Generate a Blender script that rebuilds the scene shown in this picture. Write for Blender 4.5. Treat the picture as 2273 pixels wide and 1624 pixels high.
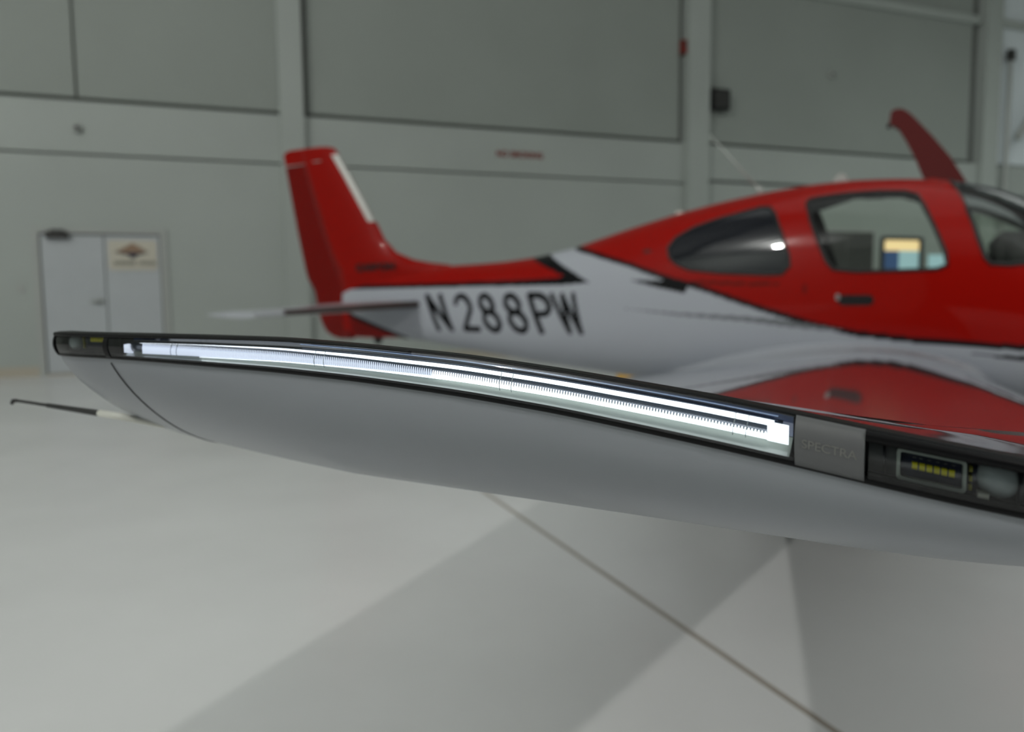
import bpy, bmesh, math
import numpy as np
from math import sin, cos, tan, atan, atan2, pi, sqrt, radians
from mathutils import Vector, Matrix

for o in list(bpy.data.objects):
    bpy.data.objects.remove(o)
SC = bpy.context.scene
COL = SC.collection

# ------------------------------------------------------------------ camera
EYE = 1.2
cam_d = bpy.data.cameras.new('camera'); cam = bpy.data.objects.new('camera', cam_d); COL.objects.link(cam)
cam_d.sensor_width = 36.0; cam_d.lens = 1750.0/2273.0*36.0
cam_d.clip_start = .02; cam_d.clip_end = 200
PITCH = atan(162/1750.0); ROLL = .010
cam.location = (0, 0, EYE)
cam.matrix_world = Matrix.Translation((0, 0, EYE)) @ Matrix.Rotation(pi/2-PITCH, 4, 'X') @ Matrix.Rotation(-ROLL, 4, 'Z')
cam_d.dof.use_dof = True; cam_d.dof.focus_distance = .452; cam_d.dof.aperture_fstop = 6.2
SC.camera = cam

# ------------------------------------------------------------------ world, lights, exposure
SC.view_settings.view_transform = 'Standard'; SC.view_settings.look = 'None'
SC.view_settings.exposure = 0.0; SC.view_settings.gamma = 1.0; SC.view_settings.use_curve_mapping = False
wld = bpy.data.worlds.new('world'); SC.world = wld; wld.use_nodes = True
wld.node_tree.nodes['Background'].inputs[0].default_value = (.6, .7, .8, 1)
wld.node_tree.nodes['Background'].inputs[1].default_value = .02

WY = radians(21.336859); WD = 13.846            # back wall: yaw and distance
wdv = Vector((cos(WY), sin(WY), 0)); wnv = Vector((-sin(WY), cos(WY), 0))
def wp(s, dist, z):                              # point in the hangar's own frame
    return wdv*s + wnv*dist + Vector((0, 0, z))

def lamp(name, kind, loc, power, col=(1, 1, 1), rot=None, **kw):
    l = bpy.data.lights.new(name, kind); l.energy = power; l.color = col
    for k, v in kw.items(): setattr(l, k, v)
    o = bpy.data.objects.new(name, l); COL.objects.link(o); o.location = loc
    if rot is not None: o.rotation_euler = rot
    return o
lamp('high_bay_lamp', 'POINT', (-11.0, -5.1, 12.5), 3000, (1, .99, .96), shadow_soft_size=.16)
lamp('high_bay_lamp', 'POINT', (4.5, -8.0, 9.0), 1750, (1, .98, .95), shadow_soft_size=.13)
for s, dd, pw in ((-7, 4, 8), (5, 4, 60), (18, 5, 400), (6, -6, 75)):  # soft unseen overhead fill, added to lift wall and floor brightness
    lamp('ceiling_fill', 'AREA', wp(s, dd, 10.5), pw*1.1, (.94, 1, .98), rot=(0, 0, WY), shape='RECTANGLE', size=9, size_y=8, spread=radians(130))

# ------------------------------------------------------------------ materials
MATS = {}
def mat(name, col=(.5, .5, .5), rough=.5, metal=0, coat=0, emit=None, es=0, noise=0, nscale=3, bump=0, bscale=60, ior=1.5, attr=None, coat_rough=.02, spec=.5):
    m = bpy.data.materials.new(name); m.use_nodes = True; nt = m.node_tree; b = nt.nodes['Principled BSDF']
    b.inputs['Base Color'].default_value = (*col, 1); b.inputs['Roughness'].default_value = rough
    b.inputs['Metallic'].default_value = metal; b.inputs['Coat Weight'].default_value = coat
    b.inputs['Coat Roughness'].default_value = coat_rough; b.inputs['IOR'].default_value = ior
    b.inputs['Specular IOR Level'].default_value = spec
    if emit: b.inputs['Emission Color'].default_value = (*emit, 1); b.inputs['Emission Strength'].default_value = es
    src = None
    if attr:
        a = nt.nodes.new('ShaderNodeAttribute'); a.attribute_name = attr; src = a.outputs['Color']
    if noise:
        tc = nt.nodes.new('ShaderNodeTexCoord'); n = nt.nodes.new('ShaderNodeTexNoise'); n.inputs['Scale'].default_value = nscale
        n.inputs['Detail'].default_value = 4
        nt.links.new(tc.outputs['Object'], n.inputs['Vector'])
        r = nt.nodes.new('ShaderNodeMapRange'); r.inputs[1].default_value = .3; r.inputs[2].default_value = .7
        r.inputs[3].default_value = 1-noise; r.inputs[4].default_value = 1+noise*.4
        nt.links.new(n.outputs[0], r.inputs[0])
        mx = nt.nodes.new('ShaderNodeMix'); mx.data_type = 'RGBA'; mx.blend_type = 'MULTIPLY'; mx.inputs[0].default_value = 1
        if src: nt.links.new(src, mx.inputs[6])
        else: mx.inputs[6].default_value = (*col, 1)
        nt.links.new(r.outputs[0], mx.inputs[7]); src = mx.outputs[2]
    if src: nt.links.new(src, b.inputs['Base Color'])
    if bump:
        tc = nt.nodes.new('ShaderNodeTexCoord'); n = nt.nodes.new('ShaderNodeTexNoise'); n.inputs['Scale'].default_value = bscale
        nt.links.new(tc.outputs['Object'], n.inputs['Vector'])
        bp = nt.nodes.new('ShaderNodeBump'); bp.inputs['Strength'].default_value = bump; bp.inputs['Distance'].default_value = .01
        nt.links.new(n.outputs[0], bp.inputs['Height']); nt.links.new(bp.outputs[0], b.inputs['Normal'])
    MATS[name] = m; return m
def clear_mat(name, tint=(1, 1, 1), rough=.01, refl=1.0):
    m = bpy.data.materials.new(name); m.use_nodes = True; nt = m.node_tree
    nt.nodes.remove(nt.nodes['Principled BSDF']); out = nt.nodes['Material Output']
    t = nt.nodes.new('ShaderNodeBsdfTransparent'); t.inputs[0].default_value = (*tint, 1)
    g = nt.nodes.new('ShaderNodeBsdfGlossy'); g.inputs['Roughness'].default_value = rough; g.inputs[0].default_value = (refl, refl, refl, 1)
    fr = nt.nodes.new('ShaderNodeFresnel'); fr.inputs[0].default_value = 1.45
    mx = nt.nodes.new('ShaderNodeMixShader'); nt.links.new(fr.outputs[0], mx.inputs[0]); nt.links.new(t.outputs[0], mx.inputs[1])
    nt.links.new(g.outputs[0], mx.inputs[2]); nt.links.new(mx.outputs[0], out.inputs[0]); MATS[name] = m; return m

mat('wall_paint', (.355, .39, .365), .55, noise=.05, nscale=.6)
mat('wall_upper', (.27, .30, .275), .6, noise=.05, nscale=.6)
mat('wall_gap', (.13, .14, .13), .8)
mat('wall_light', (.62, .68, .70), .5, noise=.04, nscale=.6)
mat('baseboard', (.40, .37, .30), .6)
mat('ceiling', (.55, .57, .56), .8, noise=.05)
mat('floor', (.62, .63, .625), .26, noise=.07, nscale=.9, spec=.3)
mat('joint', (.27, .24, .20), .5)
mat('door_paint', (.42, .45, .465), .4, noise=.03)
mat('frame_grey', (.36, .38, .36), .5)
mat('dark_metal', (.03, .03, .028), .4)
mat('black', (.004, .004, .005), .35)
mat('black_gloss', (.003, .003, .006), .12, coat=.6)
mat('sign_cream', (.50, .48, .40), .5)
mat('sign_tan', (.26, .17, .11), .6)
mat('sign_navy', (.012, .014, .035), .5)
mat('sign_grey', (.12, .12, .10), .6)
mat('letter_red', (.17, .016, .010), .6)
mat('plastic_white', (.6, .6, .6), .4)
mat('steel', (.45, .45, .45), .3, metal=1)
mat('yellow', (.62, .33, .0), .5)
mat('orange', (.4, .12, .02), .5)
mat('paint', (.6, .6, .6), .4, coat=.3, attr='paint', spec=.05)
mat('white_paint', (.38, .40, .43), .28, coat=.6, noise=.03, nscale=2)
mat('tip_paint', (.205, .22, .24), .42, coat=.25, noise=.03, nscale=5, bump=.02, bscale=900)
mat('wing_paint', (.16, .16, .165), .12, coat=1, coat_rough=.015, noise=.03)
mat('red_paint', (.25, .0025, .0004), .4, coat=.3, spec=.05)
mat('red_dark', (.15, .0015, .0004), .35, coat=.3, spec=.1)  # rudder's angled-away shade put into the colour; door latch shares it
mat('door_shaded', (.07, .001, .0004), .5, spec=.2)  # same red with the raised door's turned-away shade put into the colour
mat('boot', (.30, .30, .28), .4, metal=.3)
mat('rubber', (.01, .01, .01), .7)
mat('cabin_dark', (.008, .008, .009), .7)
mat('seat_dark', (.010, .010, .014), .55)
mat('tint_glass', (.004, .005, .009), .03)
mat('edge_brown', (.035, .022, .02), .4)
mat('seal', (.004, .004, .004), .5)
clear_mat('clear_glass', (.80, .86, .80), refl=.8)
clear_mat('lens_glass', (.90, .94, .96), refl=.9)
mat('lens_trim', (.002, .002, .0024), .4, spec=.15)
mat('guide_back', (.022, .045, .12), .18, coat=.8)
mat('tray', (.36, .40, .35), .22, coat=.6)
mat('guide_tube', (.02, .03, .05), .15, coat=1)
mat('led_white', (1, 1, 1), .5, emit=(.90, .95, 1), es=1.9)
mat('led_rib', (.5, .55, .6), .3, emit=(.80, .85, 1), es=.68)
mat('led_line', (.4, .5, .7), .3, emit=(.45, .6, .9), es=.35)
mat('cover_grey', (.095, .098, .10), .42, metal=.25)
mat('cover_text', (.17, .17, .16), .35, metal=.35)
mat('led_yellow', (.62, .55, .0), .45)
mat('led_yellow_dim', (.22, .20, .01), .5)
mat('board', (.004, .006, .018), .3, coat=.6)
mat('bezel', (.30, .33, .28), .35)
mat('reflector', (.30, .33, .32), .5, metal=.1)
mat('interior', (.045, .045, .042), .4)
mat('ivory', (.50, .50, .42), .5)
mat('wick_black', (.006, .006, .006), .45)
mat('wick_base', (.62, .62, .56), .4)
mat('window_warm', (.8, .6, .3), .5, emit=(1, .72, .36), es=.75)
mat('window_blue', (.02, .05, .14), .5, emit=(.10, .20, .42), es=.25)
mat('window_cyan', (.3, .5, .55), .5, emit=(.42, .62, .66), es=.45)

# ------------------------------------------------------------------ helpers
def tag(o, label=None, cat=None, group=None, kind=None):
    if label: o['label'] = label
    if cat: o['category'] = cat
    if group: o['group'] = group
    if kind: o['kind'] = kind
    return o
def empty(name, loc, label, cat, group=None):
    o = bpy.data.objects.new(name, None); COL.objects.link(o); o.location = loc; o.empty_display_size = .1
    return tag(o, label, cat, group)
PENDING = []
def make(name, verts, faces, m, parent=None, smooth=True, label=None, kind=None, cat=None, group=None, normals=False):
    me = bpy.data.meshes.new(name); me.from_pydata([tuple(v) for v in verts], [], [tuple(f) for f in faces])
    if normals:
        bm = bmesh.new(); bm.from_mesh(me); bmesh.ops.recalc_face_normals(bm, faces=bm.faces); bm.to_mesh(me); bm.free()
    me.materials.append(MATS[m]); me.update()
    if smooth: me.polygons.foreach_set('use_smooth', [True]*len(me.polygons))
    o = bpy.data.objects.new(name, me); COL.objects.link(o)
    if parent is not None: o.parent = parent; PENDING.append(o)
    return tag(o, label, cat, group, kind)
def world_parent(o):       # geometry is given in world coordinates: undo the parents' locations
    p = o.parent; off = Vector((0, 0, 0))
    while p is not None:
        off += Vector(p.location); p = p.parent
    if off.length > 0: o.data.transform(Matrix.Translation(-off))

BOXF = [(0, 3, 2, 1), (4, 5, 6, 7), (0, 1, 5, 4), (1, 2, 6, 5), (2, 3, 7, 6), (3, 0, 4, 7)]
RS = [1.0]
class MB:
    def __init__(s): s.v = []; s.f = []
    def add(s, v, f):
        k = len(s.v); s.v += [tuple(p) for p in v]; s.f += [tuple(i+k for i in q) for q in f]; return s
    def box(s, fn, x0, x1, y0, y1, z0, z1):
        return s.add([fn(*p) for p in ((x0, y0, z0), (x1, y0, z0), (x1, y1, z0), (x0, y1, z0), (x0, y0, z1), (x1, y0, z1), (x1, y1, z1), (x0, y1, z1))], BOXF)
    def tube(s, pts, r, n=10, caps=True):
        pts = [Vector(p) for p in pts]; rs = [q*RS[0] for q in (r if isinstance(r, (list, tuple)) else [r]*len(pts))]; V = []; F = []
        for i, p in enumerate(pts):
            t = (pts[min(i+1, len(pts)-1)]-pts[max(i-1, 0)]).normalized()
            u = t.cross(Vector((0, 0, 1)));  u = u if u.length > .05 else t.cross(Vector((0, 1, 0))); u.normalize(); w = t.cross(u)
            for k in range(n): V.append(p+(u*cos(2*pi*k/n)+w*sin(2*pi*k/n))*rs[i])
        for i in range(len(pts)-1):
            for k in range(n): F.append((i*n+k, i*n+(k+1) % n, (i+1)*n+(k+1) % n, (i+1)*n+k))
        if caps: F += [tuple(range(n))[::-1], tuple(range((len(pts)-1)*n, len(pts)*n))]
        return s.add(V, F)
    def prism(s, poly, fn, d0, d1):     # poly of (x,y); fn(x,y,d)
        n = len(poly); V = [fn(x, y, d0) for x, y in poly]+[fn(x, y, d1) for x, y in poly]
        return s.add(V, [tuple(range(n))[::-1], tuple(range(n, 2*n))]+[(i, (i+1) % n, n+(i+1) % n, n+i) for i in range(n)])
    def grid(s, G, closed_u=False, closed_v=False):
        nu, nv = len(G), len(G[0]); V = [p for r in G for p in r]; F = []
        for i in range(nu-1+closed_u):
            for j in range(nv-1+closed_v):
                F.append((i*nv+j, ((i+1) % nu)*nv+j, ((i+1) % nu)*nv+(j+1) % nv, i*nv+(j+1) % nv))
        return s.add(V, F)
    def build(s, name, m, parent=None, **k): return make(name, s.v, s.f, m, parent, normals=True, **k)
def rrect(x0, x1, y0, y1, r, n=5):
    out = []
    for cx, cy, a0 in ((x1-r, y1-r, 0), (x0+r, y1-r, 90), (x0+r, y0+r, 180), (x1-r, y0+r, 270)):
        for i in range(n): a = radians(a0+90*i/(n-1)); out.append((cx+r*cos(a), cy+r*sin(a)))
    return out
def text_mesh(name, body, size, fn, m, parent=None, extrude=0., align='LEFT', bold=0., **k):
    cu = bpy.data.curves.new(name, 'FONT'); cu.body = body; cu.size = size; cu.extrude = extrude; cu.align_x = align; cu.offset = bold
    to = bpy.data.objects.new(name+'_src', cu); COL.objects.link(to)
    dg = bpy.context.evaluated_depsgraph_get(); dg.update(); me0 = to.evaluated_get(dg).to_mesh()
    V = [tuple(v.co) for v in me0.vertices]; F = [tuple(p.vertices) for p in me0.polygons]
    bpy.data.objects.remove(to); bpy.data.curves.remove(cu)
    return make(name, [fn(*v) for v in V], F, m, parent, smooth=False, **k)

# ------------------------------------------------------------------ airplane frame
YA = atan(1750.0*3.14e-4); Q0 = 5.89
ad = Vector((cos(YA), -sin(YA), 0)); an = Vector((sin(YA), cos(YA), 0))
def P(a, b, z):                # a towards the nose, b outboard on the near side, z up (metres)
    return ad*a + an*(Q0-b) + Vector((0, 0, z))

# ================================================================== HANGAR
def R(s, dist, z): return wp(s, dist, z)
S0, S1, D0, HZ = -18, 26, -15, 14
fl = MB().box(R, S0, S1, D0, WD+.4, -.2, 0).build('floor', 'floor', smooth=False); tag(fl, kind='structure')
j1 = MB()
def flat_strip(mb, p, q, w, z0=-.001, z1=.0012):
    p = Vector((*p, 0)); q = Vector((*q, 0)); t = (q-p).normalized(); u = Vector((-t.y, t.x, 0))*w/2
    mb.add([p-u+Vector((0, 0, z0)), q-u+Vector((0, 0, z0)), q+u+Vector((0, 0, z0)), p+u+Vector((0, 0, z0)),
            p-u+Vector((0, 0, z1)), q-u+Vector((0, 0, z1)), q+u+Vector((0, 0, z1)), p+u+Vector((0, 0, z1))], BOXF)
v = Vector((1.022, -2.576)).normalized()
p0 = Vector((-.161, 4.655))
flat_strip(j1, p0-v*9.5, p0+v*9, .022); j1.build('expansion_joint', 'joint', fl, smooth=False)
u2 = Vector((-v.y, v.x))
for k in (-8.4, 5.4):
    j = MB(); c = p0+v*k; flat_strip(j, c-u2*11, c+u2*9, .022); j.build('expansion_joint', 'joint', fl, smooth=False)
wb = MB().box(R, S0, S1, WD+.14, WD+.4, 0, HZ).build('wall_back', 'wall_gap', smooth=False); tag(wb, kind='structure')
cols = [(-6.7, -6.3), (1.32, 1.70), (9.2, 9.70), (17.42, 17.92)]
def panel(name, s0, s1, z0, z1, front, m):
    return MB().box(R, s0, s1, front, WD+.15, z0, z1).build(name, m, wb, smooth=False)
for c0, c1 in cols: MB().box(R, c0, c1, WD-.13, WD+.2, 0, HZ).build('column', 'wall_paint', wb, smooth=False)
bays = [(S0, -6.7), (-6.3, 1.32), (1.70, 9.2), (9.70, 17.42), (17.92, S1)]
for i, (a0, a1) in enumerate(bays):
    zb = 3.36 if i < 3 else 3.44
    if i == 1: panel('lower_panel', a0, -2.36, 0, zb, WD, 'wall_paint'); panel('lower_panel', -2.36, -.49, 2.25, zb, WD, 'wall_paint'); panel('lower_panel', -.49, a1, 0, zb, WD, 'wall_paint')
    elif i == 3: panel('lower_panel', a0, a1, 0, 3.42, WD, 'wall_paint')
    else: panel('lower_panel', a0, a1, 0, zb, WD, 'wall_paint')
    panel('band_panel', a0, a1, zb+.035, 4.17, WD, 'wall_paint')
    u0 = a0+(.10 if i == 2 else 0); u1 = a1-(.12 if i == 2 else .28 if i == 3 else 0)  # gaps beside these columns bare the dark backing in place of column shadows
    if i == 1:
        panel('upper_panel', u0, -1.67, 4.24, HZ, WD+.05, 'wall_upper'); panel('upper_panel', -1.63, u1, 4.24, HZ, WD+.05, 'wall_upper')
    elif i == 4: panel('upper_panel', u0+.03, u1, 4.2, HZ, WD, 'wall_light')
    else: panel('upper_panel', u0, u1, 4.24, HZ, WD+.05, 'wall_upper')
MB().box(R, 9.7, 17.3, WD-.02, WD+.1, 7.38, 7.56).build('girt', 'wall_paint', wb, smooth=False)
MB().box(R, 17.92, S1, WD-.08, WD+.1, 7.38, 7.56).build('girt', 'wall_paint', wb, smooth=False)
bb = MB().box(R, S0, -2.36, WD-.02, WD+.05, 0, .15).box(R, -.49, S1, WD-.02, WD+.05, 0, .15).build('baseboard_back', 'baseboard', smooth=False); tag(bb, kind='structure')
for nm, args in (('wall_left', (S0-.3, S0, D0, WD+.4, 0, HZ)), ('wall_right', (S1, S1+.3, D0, WD+.4, 0, HZ))):
    tag(MB().box(R, *args).build(nm, 'wall_paint', smooth=False), kind='structure')
ce = MB().box(R, S0-.3, S1+.3, D0-.3, WD+.4, HZ, HZ+.3).build('ceiling', 'ceiling', smooth=False); tag(ce, kind='structure')
for k in range(-2, 4): MB().box(R, S0, S1, k*4-.1, k*4+.1, HZ-.3, HZ+.1).build('roof_beam', 'ceiling', ce, smooth=False)

# double door
dr = MB().box(R, -2.36, -.49, WD+.01, WD+.06, 0.0, 2.25).build('door_1', 'wall_gap', smooth=False); tag(dr, kind='structure')
fm = MB().box(R, -2.36, -2.27, WD-.03, WD+.06, 0, 2.25).box(R, -.58, -.49, WD-.03, WD+.06, 0, 2.25).box(R, -2.27, -.58, WD-.03, WD+.06, 2.18, 2.25).build('door_frame', 'frame_grey', dr, smooth=False)
MB().box(R, -2.245, -1.395, WD-.01, WD+.03, .04, 2.15).build('door_leaf', 'door_paint', dr, smooth=False)
MB().box(R, -1.375, -.60, WD-.01, WD+.03, .04, 2.15).build('door_leaf', 'door_paint', dr, smooth=False)
MB().box(R, -2.27, -.58, WD-.02, WD+.05, 0, .03).build('threshold', 'baseboard', dr, smooth=False)
hb = MB().tube([R(-1.47, WD-.01, 1.14), R(-1.47, WD-.06, 1.14), R(-1.56, WD-.065, 1.14), R(-1.62, WD-.06, 1.135)], .018)
hb.tube([R(-1.47, WD-.008, 1.14), R(-1.47, WD-.022, 1.14)], .04, 14); hb.build('door_handle', 'frame_grey', dr)
cl = MB().box(R, -2.17, -1.86, WD-.09, WD-.01, 2.10, 2.20); cl.tube([R(-1.95, WD-.06, 2.2), R(-1.9, WD-.16, 2.21), R(-2.1, WD-.03, 2.22)], .012); cl.build('door_closer', 'dark_metal', dr, smooth=False)

# sign on the right leaf
sg = MB().prism(rrect(-1.33, -.64, 1.62, 2.08, .03), lambda x, y, d: R(x, WD-.012-d, y), 0, .012).build('door_sign', 'sign_cream', smooth=False,
    label='small cream sign with a tan and navy winged emblem on the white double door', cat='sign')
def sgn(x, y, d): return R(x, WD-.026-d, y)
MB().prism([(-1.24, 1.905), (-1.12, 1.96), (-1.0, 2.03), (-.975, 2.035), (-.90, 1.99), (-.78, 1.91), (-.97, 1.885)], sgn, 0, .004).build('emblem_peak', 'sign_tan', sg, smooth=False)
MB().prism([(-1.26, 1.90), (-1.05, 1.885), (-.985, 1.895), (-.92, 1.885), (-.74, 1.90), (-.92, 1.85), (-.95, 1.81), (-1.02, 1.81), (-1.05, 1.85)], lambda x, y, d: sgn(x, y, d+.004), 0, .004).build('emblem_wings', 'sign_navy', sg, smooth=False)
lt = MB(); x = -1.25
for w, gap in ((.05, .012), (.02, .012), (.045, .012), (.03, .012), (.05, .012), (.04, .05), (.02, .02), (.045, .012), (.045, .012), (.03, .012), (.045, .012)):
    lt.box(sgn, x, x+w*.35, 1.70, 1.76, 0, .003); lt.box(sgn, x, x+w, 1.70, 1.712, 0, .003); lt.box(sgn, x+w*.6, x+w*.9, 1.715, 1.76, 0, .003); x += w+gap
lt.build('sign_lettering', 'sign_grey', sg, smooth=False, kind='stuff')

# small wall things
sw = MB().prism(rrect(-2.60, -2.49, 1.27, 1.40, .015), lambda x, y, d: R(x, WD-d, y), 0, .012).build('light_switch', 'frame_grey', smooth=False,
    label='small grey wall switch left of the double door', cat='switch')
MB().box(R, -2.56, -2.53, WD-.025, WD-.012, 1.31, 1.36).build('toggle', 'frame_grey', sw, smooth=False)
def disc(name, s, z, r, m, label, cat, dep=.08, front=WD):
    o = MB().tube([R(s, front+.01, z), R(s, front-dep*.7, z), R(s, front-dep, z)], [r, r*.95, r*.7], 18).build(name, m, label=label, cat=cat)
    MB().tube([R(s, front-dep, z), R(s, front-dep-.012, z)], r*.45, 12).build('cap', 'dark_metal', o); return o
disc('wall_horn', -1.66, 3.76, .07, 'frame_grey', 'small round dark fitting on the wall band above the double door', 'alarm')
disc('wall_sensor', 12.93, 5.85, .075, 'frame_grey', 'small round grey sensor high on the upper wall, left of the raised cabin door', 'sensor', front=WD+.05)
bx = MB().box(R, 9.76, 10.18, WD-.14, WD+.06, 4.86, 5.27).build('wall_speaker', 'black', smooth=False, label='black square box mounted on the wall right of the second column', cat='speaker')
MB().prism(rrect(9.80, 10.14, 4.90, 5.23, .03), lambda x, y, d: R(x, WD-.14-d, y), 0, .01).build('grille', 'dark_metal', bx, smooth=False)
fa = MB().box(R, 9.10, 9.20, WD-.05, WD+.14, 5.92, 6.17).build('fire_alarm', 'letter_red', smooth=False, label='tiny dull red alarm box beside the second column near the top', cat='alarm')
MB().tube([R(9.15, WD-.05, 6.08), R(9.15, WD-.07, 6.08)], .03, 12).build('lens', 'dark_metal', fa)
def ns(x, y, z): return R(5.14+x*1.0, WD-.004-z, 3.70+y)
text_mesh('wall_lettering', 'NO SMOKING', .158, lambda x, y, z: ns(x*.93, y, z), 'letter_red', extrude=.002, bold=.006, label='red NO SMOKING lettering on the wall band', cat='lettering')

# conduit and brace at the right end
cd = MB().tube([R(18.2, WD-.14, z) for z in (.02, 3.9, 6.6)], .05).build('conduit', 'frame_grey', label='grey vertical pipe right of the third column', cat='pipe')
MB().box(R, 18.12, 18.30, WD-.2, WD-.09, 6.6, 6.85).build('junction_box', 'dark_metal', cd, smooth=False)
MB().tube([R(18.42, WD-.25, 4.8), R(20.5, WD-.25, 7.3)], .09).build('diagonal_brace', 'frame_grey', label='grey diagonal brace on the wall at the right edge', cat='brace')

# dark doorway and lit office window seen through the cabin
d2 = MB().box(R, 12.6, 14.3, WD-.02, WD+.05, 0, 2.56).build('door_2', 'frame_grey', smooth=False); tag(d2, kind='structure')
MB().box(R, 12.68, 13.44, WD-.035, WD-.015, .04, 2.48).build('door_leaf', 'interior', d2, smooth=False)
MB().box(R, 13.46, 14.22, WD-.035, WD-.015, .04, 2.48).build('door_leaf', 'interior', d2, smooth=False)
w1 = MB()
outer = rrect(14.46, 15.74, 1.60, 2.40, .08); inner = rrect(14.54, 15.60, 1.66, 2.32, .05)
w1.add([R(x, WD-.05, y) for x, y in outer]+[R(x, WD-.05, y) for x, y in inner]+[R(x, WD+.02, y) for x, y in outer],
       [(i, (i+1) % 20, 20+(i+1) % 20, 20+i) for i in range(20)]+[(i, 40+i, 40+(i+1) % 20, (i+1) % 20) for i in range(20)])
w1 = w1.build('window_1', 'dark_metal', smooth=False); tag(w1, kind='structure')
MB().box(R, 14.5, 15.64, WD-.03, WD-.005, 2.08, 2.34).build('lit_ceiling', 'window_warm', w1, smooth=False)
MB().box(R, 14.5, 15.0, WD-.03, WD-.005, 1.64, 2.08).build('blue_poster', 'window_blue', w1, smooth=False)  # blue poster given its own glow to stand for room light
MB().box(R, 15.0, 15.64, WD-.03, WD-.005, 1.64, 2.08).build('lit_room', 'window_cyan', w1, smooth=False)
MB().box(R, 15.95, 16.5, WD-.02, WD, 1.55, 2.0).build('glow_board', 'window_cyan', label='small pale green self-glowing panel right of the lit office window', cat='panel', smooth=False)  # board glows by itself, brightness put into its material

# yellow chock on the floor beyond the tail
def ch(x, y, z): return Vector((1.43+x, 10.60+y, z))
ck = MB().prism([(0, 0), (.16, 0), (.12, .13), (.04, .13)], lambda x, y, d: ch(d, x, y), 0, .42).build('wheel_chock', 'yellow', smooth=False,
    label='yellow rubber wheel chock on the floor beyond the belly of the airplane', cat='chock')
MB().tube([ch(.21, -.01, .09), ch(.21, -.03, .06), ch(.21, -.01, .03)], .012).build('rope_loop', 'dark_metal', ck)
MB().tube([ch(.52, 0, .04), ch(.60, -.01, .05), ch(.66, .02, .04)], .035).build('hose_end', 'orange', label='short dull orange hose end on the floor beside the yellow chock', cat='hose')

# ================================================================== AIRPLANE
plane = empty('airplane', P(-1.0, 0, 0), 'red and white single-engine airplane with black stripes, registration N288PW and a lit wingtip', 'airplane')
FS=np.array([
(-5.05,1.34,.800,.050),(-4.75,1.37,.790,.075),(-4.4,1.40,.800,.115),(-4.04,1.43,.765,.165),(-3.85,1.445,.735,.195),(-3.55,1.452,.70,.24),
(-3.25,1.466,.665,.29),(-2.95,1.495,.625,.34),(-2.6,1.56,.59,.40),(-2.17,1.68,.545,.47),(-1.8,1.771,.52,.52),(-1.47,1.837,.50,.56),
(-1.15,1.887,.49,.59),(-.85,1.92,.48,.61),(-.56,1.931,.48,.62),(-.29,1.919,.48,.62),(-.05,1.895,.48,.62),(.225,1.835,.48,.61),(.403,1.753,.48,.60),
(.7,1.56,.48,.585),(1.0,1.37,.48,.56),(1.6,1.24,.50,.48),(2.1,1.14,.55,.36),(2.32,1.06,.64,.24)])
_g=np.linspace(FS[0,0],FS[-1,0],1501)
_k=np.exp(-.5*(np.arange(-40,41)/14.)**2);_k/=_k.sum()
def _sm(c):
    v=np.interp(_g,FS[:,0],c); p=np.concatenate([2*v[0]-v[40:0:-1],v,2*v[-1]-v[-2:-42:-1]]); return np.convolve(p,_k,'valid')
_T,_B,_W=_sm(FS[:,1]),_sm(FS[:,2]),_sm(FS[:,3])
def fus(a): return np.interp(a,_g,_T),np.interp(a,_g,_B),np.interp(a,_g,_W)
def side_b(a,z):
    T,B,W=fus(a); C=B+.46*(T-B)
    k=np.where(z>C,(z-C)/(T-C),(C-z)/(C-B)); k=np.clip(k,0,1)
    return W*(1-k**2.35)**(1/2.35)

def inpoly(px, py, poly):
    ins = np.zeros(px.shape, bool); n = len(poly)
    for i in range(n):
        x0, y0 = poly[i]; x1, y1 = poly[(i+1) % n]
        c = ((y0 > py) != (y1 > py)); 
        with np.errstate(divide='ignore', invalid='ignore'): xi = (x1-x0)*(py-y0)/(y1-y0+1e-12)+x0
        ins ^= c & (px < xi)
    return ins
def segdist(px, py, pts):
    d = np.full(px.shape, 9.)
    for (x0, y0), (x1, y1) in zip(pts[:-1], pts[1:]):
        L = (x1-x0)**2+(y1-y0)**2+1e-12; t = np.clip(((px-x0)*(x1-x0)+(py-y0)*(y1-y0))/L, 0, 1)
        d = np.minimum(d, np.hypot(px-x0-t*(x1-x0), py-y0-t*(y1-y0)))
    return d
REARWIN = [(-1.724, 1.504), (-1.701, 1.433), (-1.646, 1.388), (-1.55, 1.348), (-1.327, 1.321), (-1.028, 1.303), (-0.929, 1.304), (-0.884, 1.354), (-0.893, 1.426), (-0.945, 1.559), (-1.005, 1.699), (-1.05, 1.75), (-1.105, 1.754), (-1.373, 1.696), (-1.557, 1.64), (-1.678, 1.573)]
DOORWIN = [(-0.809, 1.756), (-0.772, 1.638), (-0.711, 1.491), (-0.66, 1.376), (-0.619, 1.328), (-0.489, 1.311), (-0.241, 1.311), (-0.052, 1.315), (-0.002, 1.337), (-0.013, 1.411), (-0.073, 1.56), (-0.138, 1.703), (-0.179, 1.773), (-0.242, 1.799), (-0.395, 1.81), (-0.577, 1.808), (-0.738, 1.795), (-0.8, 1.784)]
WSHIELD = [(0.0, 1.99), (0.0, 1.865), (0.02, 1.827), (0.099, 1.648), (0.153, 1.484), (0.192, 1.374), (0.219, 1.339), (0.308, 1.332), (0.45, 1.345), (.75, 1.35), (.93, 1.36), (.98, 1.99)]
FARDOOR = [(-.86, 1.80), (-.72, 1.30), (-.70, .95), (-.60, .86), (.05, .86), (.14, .95), (.17, 1.30), (.0, 1.60), (-.10, 1.80), (-.3, 1.86), (-.6, 1.87)]
A = np.arange(-5.05, 2.3201, .0115); NT = 420
PH = np.linspace(0, 2*pi, NT, endpoint=False)
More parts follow.
